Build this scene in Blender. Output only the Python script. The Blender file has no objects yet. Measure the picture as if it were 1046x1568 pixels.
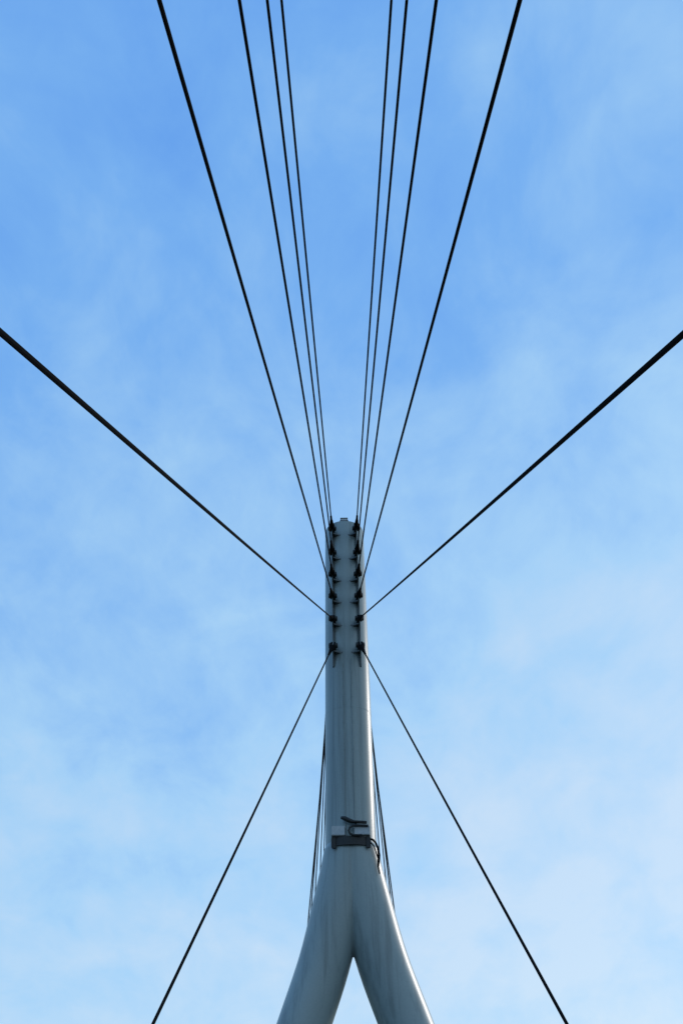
import bpy, bmesh, math, random
from mathutils import Vector, Matrix
random.seed(4)
sc=bpy.context.scene
sc.view_settings.view_transform='Standard'; sc.view_settings.look='None'; sc.view_settings.exposure=0

# ------------------------------------------------------------ dimensions (metres)
D=30.0            # pylon distance along the bridge axis (y)
CZ=1.6            # eye height above deck
R=0.987           # mast radius
TOP=24.2+CZ
W=3.9425          # cable anchor offset from bridge axis
FIN_X=0.60
PIN_Y=D-1.25
ANCH_H=[h+CZ for h in (16.774,18.163,19.410,20.641,21.951,23.451)]
FRONT_Y=[12.742,-8.245,-29.221,-55.391,-81.012,-104.552]
BACK_Y=[D+d for d in (24.5,30,38,52,68,82)]
DECK_ANCH_Z=0.6

# ------------------------------------------------------------ materials
def new_mat(name):
    m=bpy.data.materials.new(name); m.use_nodes=True
    nt=m.node_tree; b=nt.nodes["Principled BSDF"]; return m,nt,b
def noise(nt,scale,detail=5,rough=.6,stretch=(1,1,1),coord='Object'):
    tc=nt.nodes.new('ShaderNodeTexCoord'); mp=nt.nodes.new('ShaderNodeMapping')
    mp.inputs['Scale'].default_value=stretch
    n=nt.nodes.new('ShaderNodeTexNoise'); n.inputs['Scale'].default_value=scale
    n.inputs['Detail'].default_value=detail; n.inputs['Roughness'].default_value=rough
    nt.links.new(tc.outputs[coord],mp.inputs[0]); nt.links.new(mp.outputs[0],n.inputs['Vector'])
    return n
def ramp(nt,src,stops):
    r=nt.nodes.new('ShaderNodeValToRGB'); e=r.color_ramp.elements
    while len(e)<len(stops): e.new(.5)
    for i,(p,c) in enumerate(stops): e[i].position=p; e[i].color=(*c,1)
    nt.links.new(src,r.inputs[0]); return r
def mix(nt,fac,a,b,mode='MIX'):
    m=nt.nodes.new('ShaderNodeMixRGB'); m.blend_type=mode
    for s,v in ((0,fac),(1,a),(2,b)):
        if isinstance(v,(int,float)): m.inputs[s].default_value=v
        elif isinstance(v,tuple): m.inputs[s].default_value=(*v,1)
        else: nt.links.new(v,m.inputs[s])
    return m
def simple(name,c1,c2,rough=.5,metal=0,scale=5,bump=0.0,stretch=(1,1,1),spec=.5):
    m,nt,b=new_mat(name); n=noise(nt,scale,stretch=stretch)
    r=ramp(nt,n.outputs[0],[(.3,c1),(.7,c2)])
    nt.links.new(r.outputs[0],b.inputs['Base Color'])
    b.inputs['Roughness'].default_value=rough; b.inputs['Metallic'].default_value=metal
    b.inputs['Specular IOR Level'].default_value=spec
    if bump:
        bp=nt.nodes.new('ShaderNodeBump'); bp.inputs['Strength'].default_value=bump; bp.inputs['Distance'].default_value=.02
        nt.links.new(n.outputs[0],bp.inputs['Height']); nt.links.new(bp.outputs[0],b.inputs['Normal'])
    return m
def paint(name):
    m,nt,b=new_mat(name)
    big=noise(nt,.35,4,.6,(1,1,.5))
    st=noise(nt,3.8,6,.65,(1,1,.03))      # rain streaks
    fine=noise(nt,18,5,.6)
    c0=ramp(nt,big.outputs[0],[(.3,(.225,.285,.29)),(.7,(.275,.335,.335))])
    s0=ramp(nt,st.outputs[0],[(.36,(.45,.45,.45)),(.52,(1,1,1))])
    c1=mix(nt,.48,c0.outputs[0],s0.outputs[0],'MULTIPLY')
    f0=ramp(nt,fine.outputs[0],[(.35,(.86,.86,.85)),(.6,(1,1,1))])
    c2=mix(nt,.5,c1.outputs[0],f0.outputs[0],'MULTIPLY')
    nt.links.new(c2.outputs[0],b.inputs['Base Color'])
    rr=nt.nodes.new('ShaderNodeMapRange'); rr.inputs[3].default_value=.28; rr.inputs[4].default_value=.44
    nt.links.new(st.outputs[0],rr.inputs[0]); nt.links.new(rr.outputs[0],b.inputs['Roughness'])
    return m
M_PAINT=paint("pylon_grey_paint")
M_FIN=simple("anchor_plate_shade_grime",(.06,.07,.075),(.12,.135,.14),.5,0,6)  # mast grey darkened: shade and grime round the anchors put into the colour
M_CABLE=simple("black_sheathed_cable",(.003,.003,.0035),(.006,.006,.007),.9,0,30,spec=.08)
M_BLACK=simple("black_cast_steel",(.008,.009,.010),(.018,.020,.021),.5,.0,12,.2,spec=.4)
M_BOX=simple("light_grey_enclosure",(.30,.34,.36),(.40,.43,.44),.5,0,9)
M_CONC=simple("deck_concrete",(.22,.215,.2),(.34,.33,.31),.85,0,3,.3)
M_ASPH=simple("deck_asphalt",(.04,.04,.042),(.065,.064,.062),.9,0,25,.4)
M_STEEL=simple("railing_steel",(.30,.32,.33),(.42,.44,.45),.4,.6,8)
M_GRASS=simple("bank_grass",(.045,.07,.025),(.09,.11,.045),.95,0,.25,.5)
M_WATER=simple("river_water",(.02,.035,.035),(.03,.05,.05),.12,0,.6,.6)
M_WHITE=simple("white_marking_paint",(.7,.7,.68),(.8,.8,.79),.7,0,12)

# ------------------------------------------------------------ mesh helpers
def obj_from_bm(bm,name,mat,parent=None,smooth=False,angle=None):
    me=bpy.data.meshes.new(name); bm.normal_update(); bm.to_mesh(me); bm.free()
    o=bpy.data.objects.new(name,me); sc.collection.objects.link(o)
    for mm in (mat if isinstance(mat,list) else [mat]): me.materials.append(mm)
    if smooth:
        for p in me.polygons: p.use_smooth=True
        if angle: me.set_sharp_from_angle(angle=math.radians(angle))
    if parent: o.parent=parent
    return o
def empty(name,loc=(0,0,0)):
    e=bpy.data.objects.new(name,None); sc.collection.objects.link(e); e.empty_display_size=.5
    return e
def box(bm,c,s,mat=0,rot=None,bev=0):
    r=bmesh.ops.create_cube(bm,size=1); vs=r['verts']
    Mx=Matrix.Translation(Vector(c))@(rot.to_4x4() if rot else Matrix.Identity(4))@Matrix.Diagonal((*s,1))
    bmesh.ops.transform(bm,matrix=Mx,verts=vs)
    fs={f for v in vs for f in v.link_faces}
    for f in fs: f.material_index=mat
    if bev:
        es={e for v in vs for e in v.link_edges}
        bmesh.ops.bevel(bm,geom=list(es),offset=bev,segments=2,affect='EDGES')
def tube(bm,pts,rads,seg=16,mat=0,cap=True):
    pts=[Vector(p) for p in pts]; n=len(pts); rings=[]
    prev=None
    for i,pnt in enumerate(pts):
        t=(pts[min(i+1,n-1)]-pts[max(i-1,0)]).normalized()
        if prev is None:
            a=Vector((1,0,0)) if abs(t.x)<.9 else Vector((0,1,0))
            u=(a-t*a.dot(t)).normalized()
        else: u=(prev-t*prev.dot(t)).normalized()
        prev=u; v=t.cross(u)
        r=rads[i] if isinstance(rads,(list,tuple)) else rads
        rings.append([bm.verts.new(pnt+(u*math.cos(2*math.pi*k/seg)+v*math.sin(2*math.pi*k/seg))*r) for k in range(seg)])
    for i in range(n-1):
        for k in range(seg):
            f=bm.faces.new((rings[i][k],rings[i][(k+1)%seg],rings[i+1][(k+1)%seg],rings[i+1][k])); f.material_index=mat
    if cap:
        f=bm.faces.new(list(reversed(rings[0]))); f.material_index=mat
        f=bm.faces.new(rings[-1]); f.material_index=mat
def prism_yz(bm,prof,x0,x1,mat=0):
    a=[bm.verts.new((x0,y,z)) for y,z in prof]; b=[bm.verts.new((x1,y,z)) for y,z in prof]
    n=len(prof)
    fs=[bm.faces.new(a),bm.faces.new(list(reversed(b)))]
    for i in range(n): fs.append(bm.faces.new((a[i],b[i],b[(i+1)%n],a[(i+1)%n])))
    for f in fs: f.material_index=mat
    return fs

# ------------------------------------------------------------ pylon
pylon=empty("bridge_pylon")
bm=bmesh.new()
zs=[8.0+CZ,12,17,21,TOP-.10,TOP-.03,TOP,TOP+.05,TOP+.07]
rs=[R,R,R,R,R,R-.012,R-.05,R*.6,.05]
tube(bm,[(0,D,z) for z in zs],rs,seg=128)
obj_from_bm(bm,"mast",M_PAINT,pylon,True,25)
bm=bmesh.new()
z=15.6
tube(bm,[(0,D,z-.02),(0,D,z-.008),(0,D,z+.008),(0,D,z+.02)],[R-.004,R+.005,R+.005,R-.004],96,cap=False)
obj_from_bm(bm,"weld_bead",M_PAINT,pylon,True)
# slim lightning conductor and cable conduit running down the mast face
bm=bmesh.new()
for x,r_,zt_ in ((-.20,.014,17.7),(.17,.018,17.9)):
    y=D-math.sqrt(R*R-x*x)-r_
    tube(bm,[(x,y,zt_),(x,y,14.0),(x,y,9.5)],r_,8)
    for k in range(7): box(bm,(x,y+.005,10.3+k*1.15),(.07,.03,.03))
obj_from_bm(bm,"conduits",M_PAINT,pylon,True,35)

leg_prof=[(-9.0,7.65),(-6.0,6.0),(-3.2,4.46),(-1.6,3.62),(0.6,2.68),(2.0,2.10),(2.94,1.735),(3.9,1.35),(4.76,1.02),(5.9,.70),(7.0,.42),(7.8,.22),(8.35,.12)]
def interp(h):
    for (a,xa),(b,xb) in zip(leg_prof,leg_prof[1:]):
        if a<=h<=b:
            t=(h-a)/(b-a); return xa+(xb-xa)*t
    return leg_prof[-1][1]
N=44; hs=[-9+(8.35+9)*i/N for i in range(N+1)]
raw=[interp(h) for h in hs]
for _ in range(2): raw=[raw[0]]+[(raw[i-1]+2*raw[i]+raw[i+1])/4 for i in range(1,N)]+[raw[-1]]
bm=bmesh.new()
for s in (-1,1):
    pts=[(s*x,D-.12,h+CZ) for h,x in zip(hs,raw)]
    rd=[.865+.065*max(0,min(1,(h-2.5)/4.0)) for h in hs]
    for dz,rf in ((.20,.94),(.38,.78),(.50,.50),(.55,.1)):
        pts.append((s*(.12-.1*dz),D-.12+.05*dz,8.35+CZ+dz)); rd.append(.925*rf)
    tube(bm,pts,rd,seg=72)
legs=obj_from_bm(bm,"legs",M_PAINT,pylon,True)
rm=legs.modifiers.new("join","REMESH"); rm.mode='VOXEL'; rm.voxel_size=.03; rm.use_smooth_shade=True
sm=legs.modifiers.new("soft","SMOOTH"); sm.factor=.5; sm.iterations=4

# anchor fins with lugs
bm=bmesh.new()
ys=D-.74
z0=ANCH_H[0]-.85; zt=TOP-.12
prof=[(ys,z0),(D-.86,z0+.05)]
for i,h in enumerate(ANCH_H):
    for dz,y in ((-.46,D-.93),(-.30,D-1.02),(-.17,D-1.30),(-.06,D-1.38),(.06,D-1.38),(.16,D-1.31),(.28,D-1.06),(.42,D-.93)):
        prof.append((y,h+dz))
prof=[(y,min(z,zt)) for y,z in prof if z<zt-.001]+[(D-.93,zt),(ys,zt)]
for s in (-1,1): prism_yz(bm,prof,s*FIN_X-.03,s*FIN_X+.03)
bmesh.ops.recalc_face_normals(bm,faces=bm.faces[:])
obj_from_bm(bm,"anchor_fins",M_FIN,pylon)
# gusset plates added to give dark shadow bands at each level: deep at the fins, dying into the mast before its centre line
bm=bmesh.new()
for h in ANCH_H:
    z=h-.22
    for s in (-1,1):
        n=12; outer=[];inner=[]
        for k in range(n+1):
            u=.28+(1-.28)*k/n; x=u*(FIN_X-.032)
            sx=math.sqrt(R*R-x*x)
            dep=-.004+.34*((u-.28)/.72)**1.7
            outer.append((s*x,D-sx-dep)); inner.append((s*x,D-sx+.02))
        lo=[bm.verts.new((x,y,z)) for x,y in outer+inner[::-1]]; hi=[bm.verts.new((x,y,z+.06)) for x,y in outer+inner[::-1]]
        m=len(lo)
        for k in range(n):
            a,b_,c,d_=k,k+1,m-2-k,m-1-k
            bm.faces.new((lo[a],lo[b_],lo[c],lo[d_])); bm.faces.new((hi[d_],hi[c],hi[b_],hi[a]))
        for i in range(m): bm.faces.new((lo[i],hi[i],hi[(i+1)%m],lo[(i+1)%m]))
bmesh.ops.recalc_face_normals(bm,faces=bm.faces[:])
obj_from_bm(bm,"shadow_band_gussets",M_FIN,pylon)
bm=bmesh.new()
for h in ANCH_H:
    for s in (-1,1):
        tube(bm,[(s*FIN_X-.20,PIN_Y,h),(s*FIN_X-.17,PIN_Y,h),(s*FIN_X+.17,PIN_Y,h),(s*FIN_X+.20,PIN_Y,h)],[.09,.12,.12,.09],16)
        box(bm,(s*(FIN_X-.08),D-.96,h-.10),(.09,.22,.26),bev=.02)
obj_from_bm(bm,"pins_and_bosses",M_BLACK,pylon,True,35)
bm=bmesh.new()
for s in (-1,1):
    prism_yz(bm,[(D+.6,z0),(D+.9,z0+.3),(D+.9,zt-.3),(D+.6,zt)],s*.72-.03,s*.72+.03)
bmesh.ops.recalc_face_normals(bm,faces=bm.faces[:])
obj_from_bm(bm,"rear_anchor_fins",M_FIN,pylon)
bm=bmesh.new()
for s in (-1,1): box(bm,(s*7.2,D,-7.2),(3.6,4,2.4),bev=.1)
obj_from_bm(bm,"leg_footings",M_CONC,pylon)

# warning light on the mast top
wl=empty("aviation_warning_light")
bm=bmesh.new()
box(bm,(0,D-.82,TOP+.09),(.34,.22,.17),bev=.012)
obj_from_bm(bm,"housing",M_BOX,wl)
bm=bmesh.new()
box(bm,(0,D-.82,TOP+.19),(.38,.26,.025))
box(bm,(0,D-.82,TOP-.005),(.44,.30,.03))
obj_from_bm(bm,"lid_and_base",M_BLACK,wl)

# ------------------------------------------------------------ equipment bracket with floodlight on mast front
fl=empty("mounted_floodlight")
zb=8.62+CZ
bm=bmesh.new()
n=14
def arc(x,r): return D-math.sqrt(max(r*r-x*x,0))
for k in range(n):
    xa=-.74+1.48*k/n; xb=-.74+1.48*(k+1)/n
    vs=[]
    for z in (zb-.19,zb+.12):
        for x in (xa,xb):
            for r_ in (R+.03,R+.17): vs.append(bm.verts.new((x,arc(x,r_),z)))
    for idx in ((0,2,3,1),(4,5,7,6),(1,3,7,5),(0,4,6,2),(0,1,5,4),(2,6,7,3)):
        bm.faces.new([vs[i] for i in idx])
bmesh.ops.remove_doubles(bm,verts=bm.verts[:],dist=.0005)
bmesh.ops.recalc_face_normals(bm,faces=bm.faces[:])
for s in (-.64,.64): box(bm,(s,arc(s,R+.17)-.03,zb-.06),(.16,.09,.46),bev=.015)
obj_from_bm(bm,"strap_bracket",M_BLACK,fl)
bm=bmesh.new()
box(bm,(-.47,D-1.05,zb+.31),(.50,.20,.34),bev=.02)
box(bm,(.42,D-1.05,zb+.31),(.58,.20,.32),bev=.02)
obj_from_bm(bm,"junction_boxes",M_BOX,fl)
bm=bmesh.new()
tube(bm,[(-.36,D-1.14,zb+.78),(-.22,D-1.17,zb+.74),(-.05,D-1.17,zb+.66),(.12,D-1.16,zb+.61)],[.05,.085,.085,.06],12)
box(bm,(.30,D-1.14,zb+.605),(.62,.22,.055),rot=Matrix.Rotation(math.radians(4),3,'Y'),bev=.01)
box(bm,(.20,D-1.0,zb+.40),(.06,.10,.46))
tube(bm,[(.66,D-1.19,zb+.45),(.30,D-1.20,zb+.47),(.08,D-1.21,zb+.46),(-.04,D-1.22,zb+.38),(-.08,D-1.22,zb+.28),(-.03,D-1.21,zb+.17),(.10,D-1.2,zb+.12),(.42,D-1.19,zb+.12)],.040,12)
obj_from_bm(bm,"lamp_arm_and_conduit",M_BLACK,fl,True,40)
bm=bmesh.new()
tube(bm,[(.70,D-.90,zb+.06),(.82,D-.84,zb+.05),(.93,D-.80,zb-.06),(1.0,D-.78,zb-.24),(1.03,D-.78,zb-.48),(1.0,D-.80,zb-.72),(.98,D-.84,zb-.9),(1.02,D-.86,zb-1.15)],[.035,.04,.04,.045,.055,.05,.035,.025],10)
tube(bm,[(.72,D-.92,zb-.06),(.86,D-.84,zb-.18),(.92,D-.84,zb-.38),(.98,D-.82,zb-.6)],.025,8)
obj_from_bm(bm,"feed_cable",M_CABLE,fl,True)

# ------------------------------------------------------------ stay cables
def stay(A,E,rad=.030):
    A=Vector(A);E=Vector(E); L=(E-A).length; d=(E-A).normalized()
    bm=bmesh.new()
    n=28; sag=.0012*L; pts=[]
    for i in range(n+1):
        t=i/n; p=A.lerp(E,t); p.z-=4*sag*t*(1-t); pts.append(p)
    tube(bm,pts,rad,10)
    for P,dd in ((A,d),(E,-d)):
        xax=Vector((1,0,0)); xax=(xax-dd*xax.dot(dd)).normalized(); yax=dd.cross(xax)
        Rm=Matrix((xax,yax,dd)).transposed()
        for s in (-.07,.07):
            tube(bm,[P+xax*(s-.025),P+xax*(s+.025)],.16,20)
            box(bm,P+xax*s+dd*.20,(.05,.24,.34),rot=Rm,bev=.006)
        tube(bm,[P-xax*.13,P+xax*.13],.06,12)
        tube(bm,[P+dd*.28,P+dd*.36,P+dd*.46,P+dd*.85,P+dd*.92,P+dd*1.25,P+dd*1.27],[.13,.135,.10,.072,.056,.05,rad],14)
    bmesh.ops.recalc_face_normals(bm,faces=bm.faces[:])
    return obj_from_bm(bm,"stay_cable",M_CABLE,None,True,35)
for i in range(6):
    for s in (-1,1):
        stay((s*.6047,PIN_Y,ANCH_H[i]),(s*W,FRONT_Y[i],DECK_ANCH_Z))
        stay((s*.72,D+1.0,ANCH_H[i]),(s*W,BACK_Y[i],DECK_ANCH_Z),.031)

# ------------------------------------------------------------ deck, railings, ground (below the frame, real surroundings)
bm=bmesh.new()
box(bm,(0,5,-.25),(5.2,256,.5),0)
box(bm,(0,5,.014),(4.4,256,.02),1)
for s in (-1,1):
    box(bm,(s*2.42,5,.06),(.30,256,.12),0)
    box(bm,(s*1.9,5,.0275),(.08,256,.006),2)
for y in FRONT_Y+BACK_Y:
    box(bm,(0,y,-.78),(8.1,.5,.5),3,bev=.03)
    for s in (-1,1): box(bm,(s*W,y,0),(.06,.6,1.4),3)
box(bm,(0,D,-.9),(7.0,.9,.7),3,bev=.03)
obj_from_bm(bm,"bridge_deck",[M_CONC,M_ASPH,M_WHITE,M_FIN])
for s in (-1,1):
    bm=bmesh.new()
    for k in range(86): box(bm,(s*2.5,-121+k*3,.62),(.06,.06,1.0))
    for z in (.35,.6,.85): box(bm,(s*2.5,5,z),(.02,256,.02))
    box(bm,(s*2.5,5,1.14),(.09,256,.05))
    obj_from_bm(bm,"bridge_railing",M_STEEL)
bm=bmesh.new(); bmesh.ops.create_grid(bm,x_segments=1,y_segments=1,size=3000,matrix=Matrix.Translation((0,0,-7)))
obj_from_bm(bm,"ground",M_GRASS)
bm=bmesh.new(); bmesh.ops.create_grid(bm,x_segments=1,y_segments=1,size=1,matrix=Matrix.Translation((0,-45,-6.99))@Matrix.Diagonal((3000,62,1,1)))
obj_from_bm(bm,"river",M_WATER)

# ------------------------------------------------------------ sky
SUN_EL=math.radians(22); SUN_AZ=math.radians(55)
w=bpy.data.worlds.new("World"); sc.world=w; w.use_nodes=True; nt=w.node_tree
for n_ in list(nt.nodes): nt.nodes.remove(n_)
out=nt.nodes.new('ShaderNodeOutputWorld')
sky=nt.nodes.new('ShaderNodeTexSky'); sky.sky_type='NISHITA'; sky.sun_disc=False
sky.sun_elevation=SUN_EL; sky.sun_rotation=SUN_AZ; sky.air_density=1.0; sky.dust_density=.6; sky.ozone_density=2.5
bg1=nt.nodes.new('ShaderNodeBackground'); bg1.inputs[1].default_value=.12; nt.links.new(sky.outputs[0],bg1.inputs[0])
tc=nt.nodes.new('ShaderNodeTexCoord'); sep=nt.nodes.new('ShaderNodeSeparateXYZ'); nt.links.new(tc.outputs['Generated'],sep.inputs[0])
def math_(op,a,b,c=None,clamp=False):
    m=nt.nodes.new('ShaderNodeMath'); m.operation=op; m.use_clamp=clamp
    for i,v in enumerate((a,b,c)):
        if v is None: continue
        if isinstance(v,(int,float)): m.inputs[i].default_value=v
        else: nt.links.new(v,m.inputs[i])
    return m.outputs[0]
zc=math_('ADD',math_('MAXIMUM',sep.outputs[2],0),.45)
cmb=nt.nodes.new('ShaderNodeCombineXYZ')
nt.links.new(math_('DIVIDE',sep.outputs[0],zc),cmb.inputs[0]); nt.links.new(math_('DIVIDE',sep.outputs[1],zc),cmb.inputs[1])
def skyn(scale,det,rough,dist,loc,sc_=(1,1,1),rot=.5):
    mp=nt.nodes.new('ShaderNodeMapping'); mp.inputs['Location'].default_value=loc; mp.inputs['Scale'].default_value=sc_
    mp.inputs['Rotation'].default_value=(0,0,rot)
    nt.links.new(cmb.outputs[0],mp.inputs[0])
    n=nt.nodes.new('ShaderNodeTexNoise'); n.inputs['Scale'].default_value=scale; n.inputs['Detail'].default_value=det
    n.inputs['Roughness'].default_value=rough; n.inputs['Distortion'].default_value=dist
    nt.links.new(mp.outputs[0],n.inputs['Vector']); return n.outputs[0]
n1=skyn(1.8,3,.5,.3,(3.1,1.7,0)); n2=skyn(5.5,7,.56,.35,(7.3,2.2,0),(1,.85,1)); n3=skyn(13,6,.6,.5,(1.3,5.2,0),(1,.6,1),-.4)
t=math_('MULTIPLY_ADD',sep.outputs[2],-.68,.96)
t=math_('MULTIPLY_ADD',sep.outputs[0],.30,t)
t=math_('ADD',t,math_('MULTIPLY_ADD',n1,.55,-.275))
t=math_('ADD',t,math_('MULTIPLY_ADD',n2,.72,-.36))
t=math_('ADD',t,math_('MULTIPLY_ADD',n3,.30,-.15),clamp=True)
cr=nt.nodes.new('ShaderNodeValToRGB'); e=cr.color_ramp.elements
stops=[(0,(.115,.35,.92)),(.30,(.20,.475,.96)),(.66,(.41,.69,1.0)),(1,(.60,.78,.98))]
while len(e)<4: e.new(.5)
for i,(pp,c) in enumerate(stops): e[i].position=pp; e[i].color=(*c,1)
nt.links.new(t,cr.inputs[0])
bg2=nt.nodes.new('ShaderNodeBackground'); bg2.inputs[1].default_value=1; nt.links.new(cr.outputs[0],bg2.inputs[0])
ms=nt.nodes.new('ShaderNodeMixShader'); ms.inputs[0].default_value=.87
nt.links.new(bg1.outputs[0],ms.inputs[1]); nt.links.new(bg2.outputs[0],ms.inputs[2]); nt.links.new(ms.outputs[0],out.inputs[0])

sun=bpy.data.lights.new("sun","SUN"); sun.energy=1.3; sun.angle=math.radians(10); sun.color=(1,.94,.87)
so=bpy.data.objects.new("sun",sun); sc.collection.objects.link(so)
sd=Vector((math.sin(SUN_AZ)*math.cos(SUN_EL),math.cos(SUN_AZ)*math.cos(SUN_EL),math.sin(SUN_EL)))
so.rotation_mode='QUATERNION'; so.rotation_quaternion=sd.to_track_quat('Z','Y'); so.location=sd*200

# ------------------------------------------------------------ camera
p,yw,r=.7064,-.0007,-.019
f=Vector((math.sin(yw)*math.cos(p),math.cos(yw)*math.cos(p),math.sin(p))); rt=Vector((math.cos(yw),-math.sin(yw),0)); up=rt.cross(f)
rt2=rt*math.cos(r)+up*math.sin(r); up2=up*math.cos(r)-rt*math.sin(r)
cam=bpy.data.cameras.new("camera"); co=bpy.data.objects.new("camera",cam); sc.collection.objects.link(co)
co.matrix_world=Matrix(((rt2.x,up2.x,-f.x,-.1008),(rt2.y,up2.y,-f.y,0),(rt2.z,up2.z,-f.z,CZ),(0,0,0,1)))
cam.sensor_fit='VERTICAL'; cam.sensor_height=36; cam.lens=1133.3/1568*36; cam.clip_end=8000; cam.clip_start=.05
sc.camera=co
